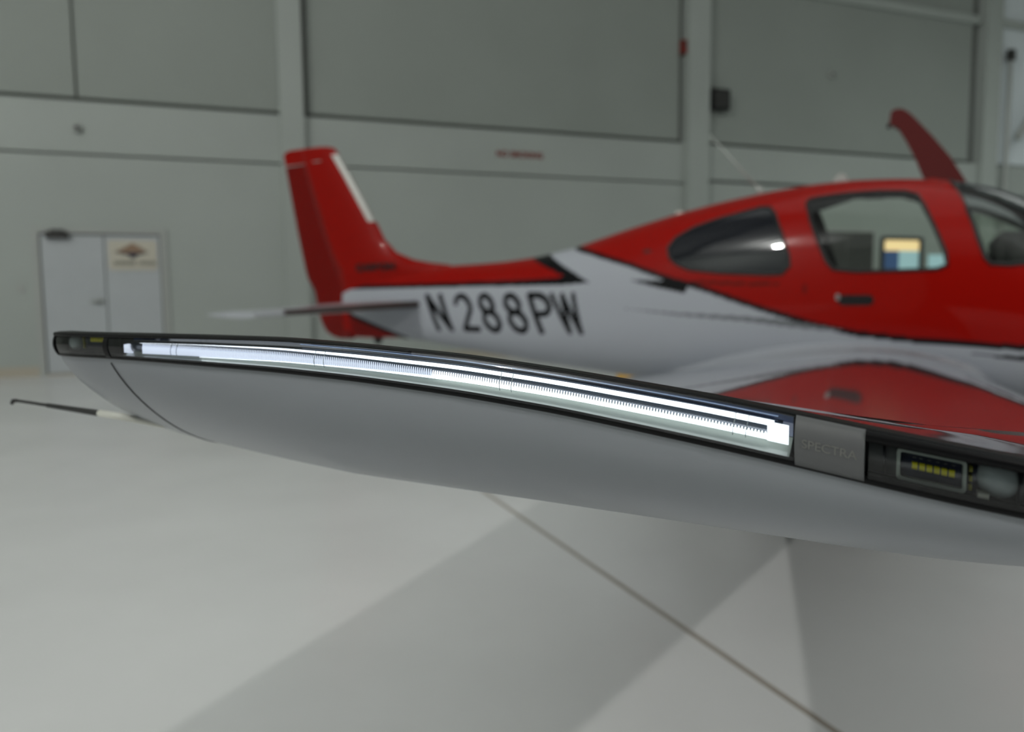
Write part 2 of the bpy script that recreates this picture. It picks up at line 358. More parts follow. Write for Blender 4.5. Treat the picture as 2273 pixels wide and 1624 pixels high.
T_, B_, W_ = fus(A); C_ = B_+.46*(T_-B_)
sn = np.sin(PH); cs = np.sign(np.cos(PH))*np.clip(1-np.abs(sn)**2.35, 0, 1)**(1/2.35)
GB = W_[:, None]*cs[None, :]
GZ = C_[:, None]+np.where(sn[None, :] > 0, (T_-C_)[:, None], (C_-B_)[:, None])*sn[None, :]
GA = np.repeat(A[:, None], NT, 1)
near = GB > 0
# paint scheme: per-vertex colours of the markings and a thin dark line in the red
WHITE = np.array([.37, .39, .43]); RED = np.array([.265, .0025, .0004]); BLK = np.array([.004, .004, .005]); GRY = np.array([.15, .16, .17]); CRS = np.array([.10, .004, .001])
pc = np.zeros(GA.shape+(3,)); pc[:] = WHITE
def paint(mask, c): pc[mask] = c
paint(inpoly(GA, GZ, [(-3.05, 1.58), (-2.87, 1.58), (-2.85, 1.53), (-2.332, 1.272), (-2.573, 1.258), (-4.252, 1.254), (-5.166, 1.248), (-5.3, 1.25), (-5.3, 1.33), (-3.05, 1.33)]), BLK)
paint(inpoly(GA, GZ, [(-6, 2.2), (-3.0, 2.2), (-2.951, 1.53), (-2.951, 1.470), (-2.584, 1.327), (-2.62, 1.312), (-3.019, 1.300), (-4.259, 1.288), (-5.286, 1.285), (-6, 1.285)]), RED)
FE = [(-2.62, 1.60), (-2.536, 1.542), (-2.003, 1.392), (-1.712, 1.289), (-1.448, 1.218), (-1.2, 1.132), (-1.023, 1.073), (-0.743, 0.988), (-0.48, 0.929), (-0.108, 0.889), (0.399, 0.86), (1.4, .82), (2.4, .80)]
paint(inpoly(GA, GZ, FE+[(2.5, 2.2), (-2.62, 2.2)]), RED)
paint(segdist(GA, GZ, FE) < .017, BLK)
paint(inpoly(GA, GZ, [(-2.01, 1.285), (-1.711, 1.275), (-1.449, 1.262), (-1.55, 1.238), (-1.58, 1.185), (-1.72, 1.215)]), BLK)
paint(segdist(GA, GZ, [(-1.5, 1.262), (-1.2, 1.245), (-.95, 1.24)]) < .010, CRS)
paint(inpoly(GA, GZ, [(-2.095, 1.085), (-1.64, 1.052), (-1.169, 1.031), (-.95, 1.015), (-0.743, 0.985), (-.5, .94), (-0.743, 0.950), (-1.169, 1.0), (-1.64, 1.034)]), GRY)
paint(inpoly(GA, GZ, [(-5.35, 1.26), (-5.21, 1.217), (-4.944, 1.003), (-4.392, 0.807), (-4.2, .70), (-5.4, .7)]), RED)
paint(segdist(GA, GZ, [(-5.21, 1.225), (-4.92, .995), (-4.30, .80)]) < .018, BLK)
paint(inpoly(GA, GZ, [(0.1, 0.822), (0.402, 0.812), (1.2, .80), (1.2, .76), (0.404, 0.786)]), BLK)
SHEAR = -.125/.30
def glyph(seq, a0, w, h=.285, z0=.896, sw=.025, slope=.006):
    for pts in seq:
        q = [(a0+x*w+(SHEAR*y*h), z0+y*(h-.0)) for x, y in pts]
        paint(near & (segdist(GA, GZ, q) < sw), BLK)
def arc(cx, cy, rx, ry, a0, a1, n=14): return [(cx+rx*cos(radians(a0+(a1-a0)*i/n)), cy+ry*sin(radians(a0+(a1-a0)*i/n))) for i in range(n+1)]
EIGHT = [arc(.5, .27, .42, .27, 0, 360), arc(.5, .76, .36, .24, 0, 360)]
i0 = .03
glyph([[(.05, 0), (.05, 1)], [(.05, 1), (.95, 0)], [(.95, 0), (.95, 1)]], -3.875, .17)
glyph([arc(.5, .72, .42, .27, 165, -40)+[(.1, .02), (.95, .02)]], -3.575, .175)
glyph(EIGHT, -3.32, .175)
glyph(EIGHT, -3.055, .18)
glyph([[(.08, 0), (.08, 1), (.5, 1)]+arc(.5, .74, .44, .26, 90, -90)+[(.08, .48)]], -2.785, .185)
glyph([[(.0, 1), (.24, 0)], [(.24, 0), (.48, 1)], [(.48, 1), (.74, 0)], [(.74, 0), (.98, 1)]], -2.555, .20, sw=.020)

faces_idx = np.arange(A.size*NT).reshape(A.size, NT)
F0 = faces_idx[:-1, :]; F1 = faces_idx[1:, :]; F2 = np.roll(faces_idx, -1, 1)[1:, :]; F3 = np.roll(faces_idx, -1, 1)[:-1, :]
FQ = np.stack([F0, F1, F2, F3], -1).reshape(-1, 4)
fa_ = GA.ravel()[FQ].mean(1); fz_ = GZ.ravel()[FQ].mean(1); fb_ = GB.ravel()[FQ].mean(1)
m_rear = inpoly(fa_, fz_, REARWIN); m_door = inpoly(fa_, fz_, DOORWIN) & (fb_ > 0); m_ws = inpoly(fa_, fz_, WSHIELD)
m_far = inpoly(fa_, fz_, FARDOOR) & (fb_ < 0)
XYZ = np.stack([GA*ad.x+(Q0-GB)*an.x, GA*ad.y+(Q0-GB)*an.y, GZ], -1).reshape(-1, 3)
def submesh(name, mask, m, parent, scale=None, colors=True, flip=False):
    q = FQ[mask]; used, inv = np.unique(q, return_inverse=True); inv = inv.reshape(q.shape)
    V = XYZ[used] if scale is None else scale[used]
    o = make(name, V.tolist(), (inv[:, ::-1] if flip else inv).tolist(), m, parent)
    if colors:
        ca = o.data.color_attributes.new('paint', 'FLOAT_COLOR', 'POINT')
        c = np.ones((len(used), 4)); c[:, :3] = pc.reshape(-1, 3)[used]; ca.data.foreach_set('color', c.ravel().astype(np.float32))
    return o
fus_o = submesh('fuselage', ~(m_rear | m_door | m_ws | m_far), 'paint', plane)
submesh('rear_window', m_rear & (fb_ > 0), 'tint_glass', plane, colors=False)
submesh('rear_window', m_rear & (fb_ < 0), 'tint_glass', plane, colors=False)
submesh('door_window', m_door, 'clear_glass', plane, colors=False)
submesh('windshield', m_ws, 'clear_glass', plane, colors=False)
IN = np.stack([GA*ad.x+(Q0-GB*.94)*an.x, GA*ad.y+(Q0-GB*.94)*an.y, C_[:, None]+(GZ-C_[:, None])*.955], -1).reshape(-1, 3)
cab = (fa_ > -1.95) & (fa_ < 1.05)
submesh('cabin_lining', cab & ~(m_rear | m_door | m_ws | m_far), 'cabin_dark', plane, scale=IN, colors=False, flip=True)
def seal(poly, side, parent, r=.011, name='window_seal', m='seal'):
    pts = []
    n = len(poly)
    for i in range(n):
        x0, y0 = poly[i]; x1, y1 = poly[(i+1) % n]; k = max(2, int(math.hypot(x1-x0, y1-y0)/.03))
        for t in range(k): pts.append((x0+(x1-x0)*t/k, y0+(y1-y0)*t/k))
    pp = [P(x, side*(float(side_b(x, y))+.001), y) for x, y in pts]; pp.append(pp[0])
    return MB().tube(pp, r, 6, caps=False).build(name, m, parent)
seal(REARWIN, 1, plane); seal(DOORWIN, 1, plane, .012); seal(REARWIN, -1, plane); seal(FARDOOR, -1, plane, .014, 'door_seal')
wsp = [(0.0, 1.87), (0.02, 1.827), (0.099, 1.648), (0.153, 1.484), (0.192, 1.374), (0.219, 1.339), (0.308, 1.332), (0.45, 1.345), (.75, 1.35), (.93, 1.36)]
for sd in (1, -1):
    MB().tube([P(x, sd*float(side_b(x, y)), y) for x, y in wsp], .014, 6).build('window_seal', 'seal', plane)
# bulkhead, floor, panel, seats
MB().box(P, -1.6, 1.0, -.27, .27, .62, .65).build('cabin_floor', 'cabin_dark', plane, smooth=False)
gs = MB(); G = []
for x, zt, hw in ((.26, 1.52, .42), (.30, 1.56, .44), (.42, 1.55, .46), (.62, 1.46, .46), (.78, 1.36, .42)):
    G.append([P(x, hw*cos(t), 1.05+(zt-1.05)*max(0, sin(t))**.5) for t in np.linspace(0, pi, 15)])
gs.grid(G); gs.box(P, .24, .30, -.42, .42, 1.0, 1.50); gs.build('instrument_panel', 'cabin_dark', plane)
def seat(x, b):
    m = MB(); G = []
    for z, w, t0, t1 in ((.95, .20, 0, .12), (1.2, .215, -.02, .10), (1.36, .20, -.05, .055), (1.42, .12, -.06, .03), (1.46, .12, -.06, .03), (1.52, .125, -.07, .04), (1.56, .10, -.06, .02)):
        xs = rrect(x+t0-.0, x+t1, b-w, b+w, .03, 4); G.append([P(p, q, z) for p, q in xs])
    m.grid(G, closed_v=True); m.add([p for p in G[-1]], [tuple(range(len(G[-1])))])
    m.prism(rrect(x+.0, x+.52, b-.22, b+.22, .06), lambda p, q, d: P(p, q, d), .80, .96)
    s = m.build('seat', 'seat_dark', plane); return s
seat(-.86, .30); seat(-.86, -.30); seat(-1.60, .215); seat(-1.60, -.215)
# door handle, latch, small marks, sill
hd = MB().prism(rrect(-.585, -.385, -.032, .030, .028), lambda x, y, d: P(x, float(side_b(x, 1.13))+d, 1.137+y), -.01, .006).build('door_handle', 'black', plane, smooth=False)
MB().prism(rrect(-.60, -.575, -.02, .02, .01), lambda x, y, d: P(x, float(side_b(x, 1.13))+d, 1.155+y), -.01, .012).build('key_lock', 'steel', hd, smooth=False)
MB().prism([(-.785+.014*cos(t), 1.21+.032*sin(t)) for t in np.linspace(0, 2*pi, 14, endpoint=False)], lambda x, y, d: P(x, float(side_b(x, y))+d, y), -.004, .003).build('door_latch', 'red_dark', plane, smooth=False)
MB().prism([(-1.885+.035*cos(t), 1.487+.011*sin(t)) for t in np.linspace(0, 2*pi, 14, endpoint=False)], lambda x, y, d: P(x, float(side_b(x, y))+d, y), -.004, .003).build('vent', 'black', plane, smooth=False)
# antennas
MB().tube([P(-1.186, 0, 1.87), P(-1.20, 0, 1.925), P(-1.225, 0, 1.95)], [.03, .02, .008], 10).tube([P(-1.21, 0, 1.93), P(-1.563, 0, 2.338)], [.009, .005], 6).build('whip_antenna', 'frame_grey', plane)
MB().prism([(-.72, 1.91), (-.60, 1.91), (-.625, 1.975), (-.665, 1.99), (-.69, 1.97)], lambda x, y, d: P(x, d, y), -.02, .02).build('beacon', 'frame_grey', plane, smooth=False)
MB().prism([(-1.82, 1.755), (-1.74, 1.765), (-1.76, 1.80), (-1.80, 1.80)], lambda x, y, d: P(x, d, y), -.02, .02).build('roof_fitting', 'wick_base', plane, smooth=False)

# fin and rudder
def surf_slices(sl, thick, name, m, parent, le_round=True, n=14):
    """sl: list of (z, a_le, a_te, thickness at LE side, thickness at TE side)"""
    G = []
    for z, al, at, tl, tt in sl:
        top = []; bot = []
        for i in range(n+1):
            u = i/n; a = al+(at-al)*u
            h = (tl*min(1, sqrt(max(0, u*(2-u*1.0)))*1.15) if le_round else tl)*(1-u)+tt*u
            h = max(h, .0015); top.append(P(a, h, z)); bot.append(P(a, -h, z))
        G.append(top+bot[::-1])
    mb = MB(); mb.grid(G, closed_v=True); k = len(G[0]); mb.add(G[0], [tuple(range(k))]); mb.add(G[-1], [tuple(range(k))[::-1]])
    return mb.build(name, m, parent)
FIN = [(1.18, -4.30, -5.03, .06, .045), (1.40, -3.75, -5.09, .10, .045), (1.455, -3.86, -5.11, .085, .045), (1.475, -4.04, -5.12, .075, .045), (1.51, -4.24, -5.14, .07, .044), (1.58, -4.43, -5.17, .068, .043), (1.70, -4.56, -5.22, .066, .042),
       (1.836, -4.635, -5.27, .064, .04), (2.1, -4.80, -5.36, .058, .036), (2.3, -4.93, -5.43, .052, .033), (2.46, -5.04, -5.485, .047, .03), (2.53, -5.085, -5.505, .043, .028), (2.585, -5.14, -5.52, .035, .024), (2.605, -5.22, -5.52, .022, .015), (2.612, -5.32, -5.50, .008, .006)]
fin = surf_slices(FIN, 0, 'fin', 'red_paint', plane)
RUD = [(.778, -4.97, -5.13, .02, .008), (.80, -4.965, -5.22, .035, .008), (.845, -4.965, -5.30, .042, .006), (.92, -4.965, -5.35, .045, .006), (1.0, -4.97, -5.383, .046, .006), (1.12, -5.0, -5.41, .046, .006), (1.24, -5.04, -5.435, .045, .006), (1.30, -5.06, -5.475, .045, .006), (1.353, -5.08, -5.514, .045, .006), (1.43, -5.105, -5.54, .044, .006), (1.6, -5.185, -5.58, .042, .006), (1.836, -5.285, -5.635, .038, .006), (2.1, -5.375, -5.69, .034, .005), (2.3, -5.44, -5.73, .031, .005), (2.455, -5.495, -5.76, .028, .005)]
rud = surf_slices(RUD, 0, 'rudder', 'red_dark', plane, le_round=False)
surf_slices([(2.47, -5.48, -5.765, .03, .005), (2.574, -5.50, -5.784, .025, .005), (2.60, -5.50, -5.75, .02, .005), (2.611, -5.48, -5.70, .008, .004)], 0, 'rudder_horn', 'red_paint', plane, le_round=False)
bt = []
for z, al in ((1.87, -4.655), (2.1, -4.80), (2.3, -4.93), (2.46, -5.04), (2.52, -5.08)):
    row = []
    for i in range(-6, 7):
        u = abs(i)/6.; a = al-.075*u+.004; h = (.052 if z < 2.2 else .045)*min(1, sqrt(max(0, u*.3))*1.15)+.004
        row.append(P(a, h*(1 if i >= 0 else -1) if i else 0, z))
    bt.append(row)
MB().grid(bt).build('deice_strip', 'boot', plane)
text_mesh('fin_lettering', 'CARBON', .085,  lambda x, y, z: P(-4.86+x*1.35, .072 if x < .2 else .082+.05*(x-.2), 1.42+y+.02*x), 'black', plane, extrude=.0, bold=.004)
MB().tube([P(-5.56, .012, 2.475), P(-5.27, .04, 2.47)], .006, 6).build('rudder_gap', 'boot', plane)
MB().prism([(-4.72, .80), (-4.62, .79), (-4.65, .735), (-4.69, .735)], lambda x, y, d: P(x, d, y), -.015, .015).build('tie_down', 'black', plane, smooth=False)

# horizontal stabilizers with elevators
def stab(side):
    def sec(k, u0, u1, n=12, close=True):
        b = .06+(1.72-.06)*k; al = -4.05+(-4.42+4.05)*k; at = -4.99+(-4.955+4.99)*k; zc = 1.112+(1.058-1.112)*k; c = al-at; row = []; row2 = []
        for i in range(n+1):
            u = u0+(u1-u0)*i/n; h = c*.052*(2.969*sqrt(u)-1.26*u-3.516*u*u+2.843*u**3-1.015*u**4)+.001
            row.append(P(al-c*u, side*b, zc+h)); row2.append(P(al-c*u, side*b, zc-h))
        return row+row2[::-1]
    G = [sec(k, 0, .66) for k in np.linspace(0, 1, 12)]
    m = MB().grid(G, closed_v=True); n = len(G[0]); m.add(G[-1], [tuple(range(n))]); s = m.build('stabilizer', 'white_paint', plane)
    L = []
    for k in np.linspace(0, .86, 10):
        q = sec(k, 0, .07, 6); h = len(q)//2; q = q[:h][::-1]+q[h:][::-1][1:]
        L.append([p+ad*.003 for p in q])
    MB().grid(L).build('leading_edge_strip', 'edge_brown', s)
    G = [sec(k, .672, 1) for k in np.linspace(.08, 1, 12)]
    m = MB().grid(G, closed_v=True); m.add(G[-1], [tuple(range(n))]); m.add(G[0], [tuple(range(n))]); m.build('elevator', 'white_paint', s)
    return s
stab(1); stab(-1)

# ---- wing
def lin(k, a, b): return a+(b-a)*k
TS = .62                       # the wingtip is laid out in units of TS metres about the eye's height
def ZS(z): return EYE+(z-EYE)*TS
def PT(a, b, z): return P(a*TS, Q0-(Q0-b)*TS, ZS(z))
BJ = Q0-(Q0-4.9)*TS            # span station where wing and tip meet
def wsec(b):
    k = (b-.75)/(5.2762-.75)
    return lin(k, .20, .133), lin(k, -1.40, -.731), lin(k, .63, ZS(1.005)), lin(k, .665, ZS(.948)), lin(k, .205, .053), lin(k, .06, .027)
def nn(u): return (.2969*sqrt(max(u, 0))-.126*u-.3516*u*u+.2843*u**3-.1015*u**4)/.1
def wpt(b, u, up):
    al, at, zl, zt, yu, yl = wsec(b); z = lin(u, zl, zt)+(yu*nn(u)-.016*math.exp(-((u-.17)/.13)**2)*min(1, u/.05) if up else -yl*nn(u))
    return al+(at-al)*u, z
US = [0, .003, .012, .03, .06, .1, .16, .24, .33, .43, .54, .65, .75, .84, .91, .96, .985, 1]
def wing(side):
    mb = MB(); G = []
    for b in np.linspace(.40, BJ, 30):
        r = [P(wpt(b, u, True)[0], side*b, wpt(b, u, True)[1]) for u in US]+[P(wpt(b, u, False)[0], side*b, wpt(b, u, False)[1]) for u in US[::-1]]
        G.append(r)
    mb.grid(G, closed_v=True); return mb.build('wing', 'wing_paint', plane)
wing(1); wing(-1)
def fillet(side):
    inn = [(-1.93, .57), (-1.80, .61), (-1.65, .66), (-1.45, .72), (-1.29, .77), (-1.1, .812), (-.945, .842), (-.77, .866), (-.6, .878), (-.40, .872), (-.22, .848), (-.04, .79), (.13, .71), (.28, .61), (.41, .495)]
    uo = [None, None, None, None, .85, .76, .68, .58, .5, .41, .33, .24, .15, .07, 0.0]
    mb = MB(); G = []
    for (ai, zi), u in zip(inn, uo):
        if u is None: ao, bo, zo = {-1.93: (-1.98, .33, .53), -1.80: (-1.80, .48, .55), -1.65: (-1.60, .66, .60), -1.45: (-1.44, .86, .665)}[ai]
        else: bo = 1.0; ao, zo = wpt(bo, u, True); zo += .002
        row = []
        bi = float(side_b(ai, min(max(zi, .6), .9)))-.01
        for v in np.linspace(0, 1, 12):
            h = sin(v*pi/2); g = 1-cos(v*pi/2)
            row.append(P(ao+(ai-ao)*v, side*(bo+(bi-bo)*h), zo+(zi-zo)*g))
        G.append(row)
    mb.grid(G)
    return mb.build('wing_fillet', 'white_paint', plane)
fillet(1); fillet(-1)

# ---- wingtip cap: outer edge curve (a, b, z top, z bottom), aft to fore
OE = np.array([(-1.030, 5.262, 1.155, 1.124), (-1.00, 5.27, 1.155, 1.124), (-.907, 5.27, 1.155, 1.124), (-.752, 5.27, 1.155, 1.121), (-.625, 5.27, 1.154, 1.118), (-.514, 5.27, 1.149, 1.113), (-.397, 5.27, 1.142, 1.105),
               (-.294, 5.27, 1.132, 1.095), (-.167, 5.27, 1.117, 1.078), (-.098, 5.27, 1.107, 1.068), (-.042, 5.27, 1.098, 1.059), (.004, 5.269, 1.0915, 1.052), (.05, 5.265, 1.084, 1.045), (.11, 5.25, 1.076, 1.036), (.165, 5.215, 1.068, 1.028), (.205, 5.16, 1.060, 1.019), (.235, 5.08, 1.05, 1.008), (.25, 4.98, 1.035, .99)])
_d = np.concatenate([[0], np.cumsum(np.hypot(np.diff(OE[:, 0]), np.diff(OE[:, 1])))])
_ss = np.linspace(0, _d[-1], 600); _oc = [np.interp(_ss, _d, OE[:, i]) for i in range(4)]
_kk = np.exp(-.5*(np.arange(-25, 26)/9.)**2); _kk /= _kk.sum()
_oc = [np.convolve(np.concatenate([2*c[0]-c[25:0:-1], c, 2*c[-1]-c[-2:-27:-1]]), _kk, 'valid') for c in _oc]
def oe(s): return [float(np.interp(s, _ss, c)) for c in _oc]
def s_of_a(a): return float(np.interp(a, _oc[0], _ss))
SMAX = float(_ss[-1])
NS = 90
RS[0] = TS
def cap(side):
    Gt = []; Gb = []
    for i in range(NS+1):
        s = SMAX*i/NS; a, b, zt, zb = oe(s); u = 1-i/NS
        u = 1-(s/SMAX)**1.0
        al, at = .2145, -1.18; uu = min(1, max(0, (al-(at+(al-at)*(s/SMAX)))/(al-at)))
        ai, ziU = wpt(BJ, uu, True); _, ziL = wpt(BJ, uu, False); bi = 4.9; ai /= TS; ziU = EYE+(ziU-EYE)/TS; ziL = EYE+(ziL-EYE)/TS
        p = 1.36+.64*min(1, (s/SMAX)/.30)
        if s/SMAX > .75: p = 2.0-.25*((s/SMAX-.75)/.25)
        rb = []; rt = []
        for j in range(23):
            ph = pi/2*j/22; x = max(0, cos(ph))**(2/p); y = max(0, sin(ph))**(2/p)
            rb.append(PT(ai+(a-ai)*x, (bi+(b-bi)*x), zb+(ziL-zb)*y))
        for j in range(26):
            v = j/25; g = (3*v+1.646*v*v)/4.233 if v <= .82 else 1-(1-v)*3.7/4.233
            rt.append(PT(a+(ai-a)*v, (b+(bi-b)*v), zt+(ziU-zt)*g))
        Gb.append(rb); Gt.append(rt)
    mb = MB(); mb.grid(Gb)
    # aft closing face and inner face behind the light
    mb.add([p for p in Gb[0]]+[p for p in Gt[0][::-1]], [tuple(range(len(Gb[0])+len(Gt[0])))])
    return mb, Gb, Gt
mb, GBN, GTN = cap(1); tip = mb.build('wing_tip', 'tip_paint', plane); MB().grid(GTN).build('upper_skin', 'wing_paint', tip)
mb, _, gt = cap(-1); mb.grid(gt); mb.grid([[PT(*[oe(SMAX*i/60)[q] for q in (0, 1, 2)]), PT(*[oe(SMAX*i/60)[q] for q in (0, 1, 3)])] for i in range(61)])
pc0 = P(0, 0, 0); mb.v = [tuple(Vector(p)-2*an*((Vector(p)-pc0).dot(an))) for p in mb.v]; mb.build('wing_tip', 'tip_paint', plane)
# seam line on the underside of the tip
si = s_of_a(-.925)/SMAX*NS; k = int(round(si))
seam = []
for j in range(1, 17):
    kf = k+1.15*sin(pi*j/17); kk = int(kf); q = GBN[kk][j].lerp(GBN[kk+1][j], kf-kk); seam.append(q+(q-PT(-.6, 4.9, 1.1)).normalized()*.0002)
MB().tube(seam, .0011, 6).build('seam_line', 'black', tip)
for k2, j2 in ((4, 3), (5, 3), (6, 3)): pass
# static wick
wk0 = PT(-1.105, 5.10, 1.017); wk1 = PT(-1.083, 5.145, 1.021)
tipw = PT(-1.335, 5.16, 1.0335)
dv = (tipw-wk1)
wk = MB().tube([PT(-1.03, 5.11, 1.006), wk1, wk1+dv*.18], [.0045, .0055, .0052], 10).build('static_wick', 'wick_base', plane)
MB().tube([wk1+dv*.17, wk1+dv*.18, wk1+dv*.66, wk1+dv*.665, wk1+dv*.97], [.0050, .0050, .0036, .0026, .0024], 10).tube([wk1+dv*.96, wk1+dv*1.0-Vector((0, 0, .0005)), wk1+dv*1.015-Vector((0, 0, .004))], .0030, 8).build('wick_rod', 'wick_black', wk)

# ---- wingtip light: everything swept along the tip's edge
def fr(s):
    a, b, zt, zb = oe(s); a2, b2, _, _ = oe(min(SMAX, s+.004)); a1, b1, _, _ = oe(max(0, s-.004))
    ta, tb = a2-a1, b2-b1; L = math.hypot(ta, tb) or 1; return a, b, zt, zb, -tb/L, ta/L
def LP(s, o, h):               # s along the edge, o metres outboard, h 0..1 from lower to upper edge
    a, b, zt, zb, na, nb = fr(s); return PT(a+na*o, b+nb*o, zb+(zt-zb)*h)
def sweep(a0, a1, prof, n=120, caps=True, mb=None, closed=False):
    s0, s1 = s_of_a(a0), s_of_a(a1); G = []
    for i in range(n+1):
        s = s0+(s1-s0)*i/n; pr = prof(oe(s)[0]) if callable(prof) else prof
        G.append([LP(s, o, h) for o, h in pr])
    m = mb or MB(); m.grid(G, closed_v=closed)
    if caps and closed: m.add(G[0], [tuple(range(len(G[0])))[::-1]]); m.add(G[-1], [tuple(range(len(G[0])))])
    return m
AF = .25
trim_prof = [(-.016, 1.02), (.0006, 1.015), (.0016, 1.0), (.0010, .945), (-.004, .94), (-.014, .90), (-.014, .15), (-.002, .155), (.0040, .15), (.0042, .02), (.0012, -.03), (-.012, -.03)]
light = sweep(-1.03, AF-.002, trim_prof, 240, closed=True).build('wingtip_light', 'lens_trim', plane)
def fx(a, l, r): t = min(1, max(0, (a+.88)/.78)); t = t**.6; return l+(r-l)*t
M0, M1 = -.885, -.100
# back wall and pale reflector tray of the main compartment
sweep(M0, M1, lambda a: [(-.0138, .92), (-.0125, fx(a, .50, .46)+.02)], 120).build('back_plate', 'guide_back', light)
sweep(M0, M1, lambda a: [(-.0125, fx(a, .50, .47)), (-.008, fx(a, .34, .36)), (-.001, fx(a, .20, .22)), (.0036, .155)], 120).build('reflector_tray', 'tray', light)
def tubep(a):
    c = fx(a, .50, .64); r = fx(a, .24, .16); return [(-.006+.0055*cos(t), c+r*sin(t)) for t in np.linspace(-pi/2, pi/2, 9)]
sweep(M0+.01, M1-.006, tubep, 160).build('light_guide', 'guide_tube', light)
# upper bright bar
def upb(a):
    h0, h1 = fx(a, .605, .665), fx(a, .64, .785); q = min(1, max(.12, (a+.80)/.30)); h0 = h1-(h1-h0)*q; return [(-.001, h0), (.0010, h0+(h1-h0)*.3), (.0010, h1-(h1-h0)*.3), (-.001, h1)]
sweep(M0+.03, -.112, upb, 260).build('upper_light_bar', 'led_white', light)
# teeth: small ribs along the guide
teeth = MB(); ribs = MB(); s = s_of_a(M0+.035); se = s_of_a(-.118); i = 0
while s < se:
    a = oe(s)[0]; pitch = .00255; t = min(1, max(0, (a+.84)/.75))
    if t < .55: h0, h1 = fx(a, .24, .40), fx(a, .66, .55); mbx = ribs
    else: h0, h1 = fx(a, .22, .40), fx(a, .60, .535); mbx = teeth
    w = pitch*(.20+.12*t)
    lean = .0012*(1-t)
    pr = [(.0008, h0), (.0012, h0+(h1-h0)*.55), (.0006, h1)]
    L = [LP(s-w, pr[0][0], pr[0][1]), LP(s-w+lean*.2, pr[1][0], pr[1][1]), LP(s-w*.7+lean, pr[2][0], pr[2][1]),
         LP(s+w*.7+lean, pr[2][0], pr[2][1]), LP(s+w+lean*.2, pr[1][0], pr[1][1]), LP(s+w, pr[0][0], pr[0][1])]
    mbx.add(L+[LP(s, -.001, h0), LP(s, -.001, h1)], [(0, 1, 4, 5), (1, 2, 3, 4), (0, 6, 7, 2, 1), (5, 4, 3, 7, 6), (2, 7, 3), (0, 5, 6)])
    s += pitch; i += 1
ribs.build('guide_rib', 'led_rib', light, kind='stuff', smooth=False); teeth.build('guide_rib', 'led_white', light, kind='stuff', smooth=False)
def lowb(a): h0, h1 = fx(a, .215, .385), fx(a, .245, .485); h1 = h0+(h1-h0)*min(1, max(.1, (a+.70)/.30)); return [(-.001, h0), (.0010, h0+.01), (.0010, h1-.01), (-.001, h1)]
sweep(-.75, -.112, lowb, 220).build('lower_light_bar', 'led_white', light)
sweep(-.60, -.11, [(-.006, .875), (-.0045, .86), (-.006, .85)], 100).build('edge_line', 'led_line', light)
# bright end block and left end cap of the guide
def block(a0, a1, h0, h1, o0, o1, name, m, parent, n=6):
    pr = rrect(o0, o1, h0, h1, .0, 2)
    return sweep(a0, a1, [(o0, h0), (o1, h0+.02), (o1, h1-.02), (o0, h1)], n, closed=True).build(name, m, parent)
block(-.1165, -.1015, .36, .74, -.002, .0020, 'end_emitter', 'led_white', light)
block(-.884, -.874, .24, .60, -.004, .0016, 'end_emitter', 'led_rib', light)
# ring clips round the guide
for aa in (-.797, -.787, -.574, -.561, -.352, -.340, -.142, -.132):
    s = s_of_a(aa); t0 = fx(aa, .18, .34); t1 = fx(aa, .68, .80)
    pts = [LP(s+.0012*sin(t), .0022*abs(cos(t*1.0))+.0006, t0+(t1-t0)*(t+pi/2)/pi) for t in np.linspace(-pi/2, pi/2, 12)]
    MB().tube(pts, .00035, 6).build('ring_clip', 'reflector', light)
# lens covers
def lensp(o=.0, bul=.0085, n=12): return [(o+bul*sin(pi*(.05+.95*j/n))**.7, .10+(.985-.10)*j/n) for j in range(n+1)]
sweep(-.905, -.0965, lensp(.0032, .0052), 160).build('clear_lens', 'lens_glass', light)
sweep(-1.028, -.914, lensp(.0028, .0048), 40).build('clear_lens', 'lens_glass', light)
sweep(-.045, .24, lensp(.0028, .0055), 60).build('clear_lens', 'lens_glass', light)
# black rim along the top of each cover, wide aft and forward and slim over the lit part
def rim(h): return lambda a: [(.0010, 1.0), (.0058, 1.0), (.0078, .97), (.0082, .5*(h(a)+.97)), (.0080, h(a)), (.0066, h(a)+.01)]
sweep(-1.028, -.45, rim(lambda a: min(.985, .84+max(0, a+.9)*.33)), 160, closed=True).build('upper_rim', 'lens_trim', light)
sweep(-.047, .24, rim(lambda a: .80), 80, closed=True).build('upper_rim', 'lens_trim', light)
# dividers
def divider(a0, a1, name='divider', m='lens_trim', bul=.0062, n=4):
    pr = [(-.01, .05)]+[(.0030+bul*sin(pi*(.03+.97*j/10))**.7, .03+.97*j/10) for j in range(11)]+[(-.01, 1.0)]
    return sweep(a0, a1, pr, n, closed=True).build(name, m, light)
divider(-.915, -.906); divider(-1.031, -1.026, 'end_trim')
cov = divider(-.0955, -.0475, 'metal_cover', 'cover_grey', .0068, 16)
sc0, sc1 = s_of_a(-.0905), s_of_a(-.0505)
def coverp(x, y, z):
    s = sc0+x; h = .43+y/.039; o = .0030+.0068*max(.0, sin(pi*(.03+.97*max(0, min(1, (h-.03)/.97)))))**.7
    return LP(s, o+.00015+z, h)
text_mesh('cover_lettering', 'SPECTRA', .0105, lambda x, y, z: coverp(x*.90, y*.85, z), 'cover_text', cov, extrude=.0004)
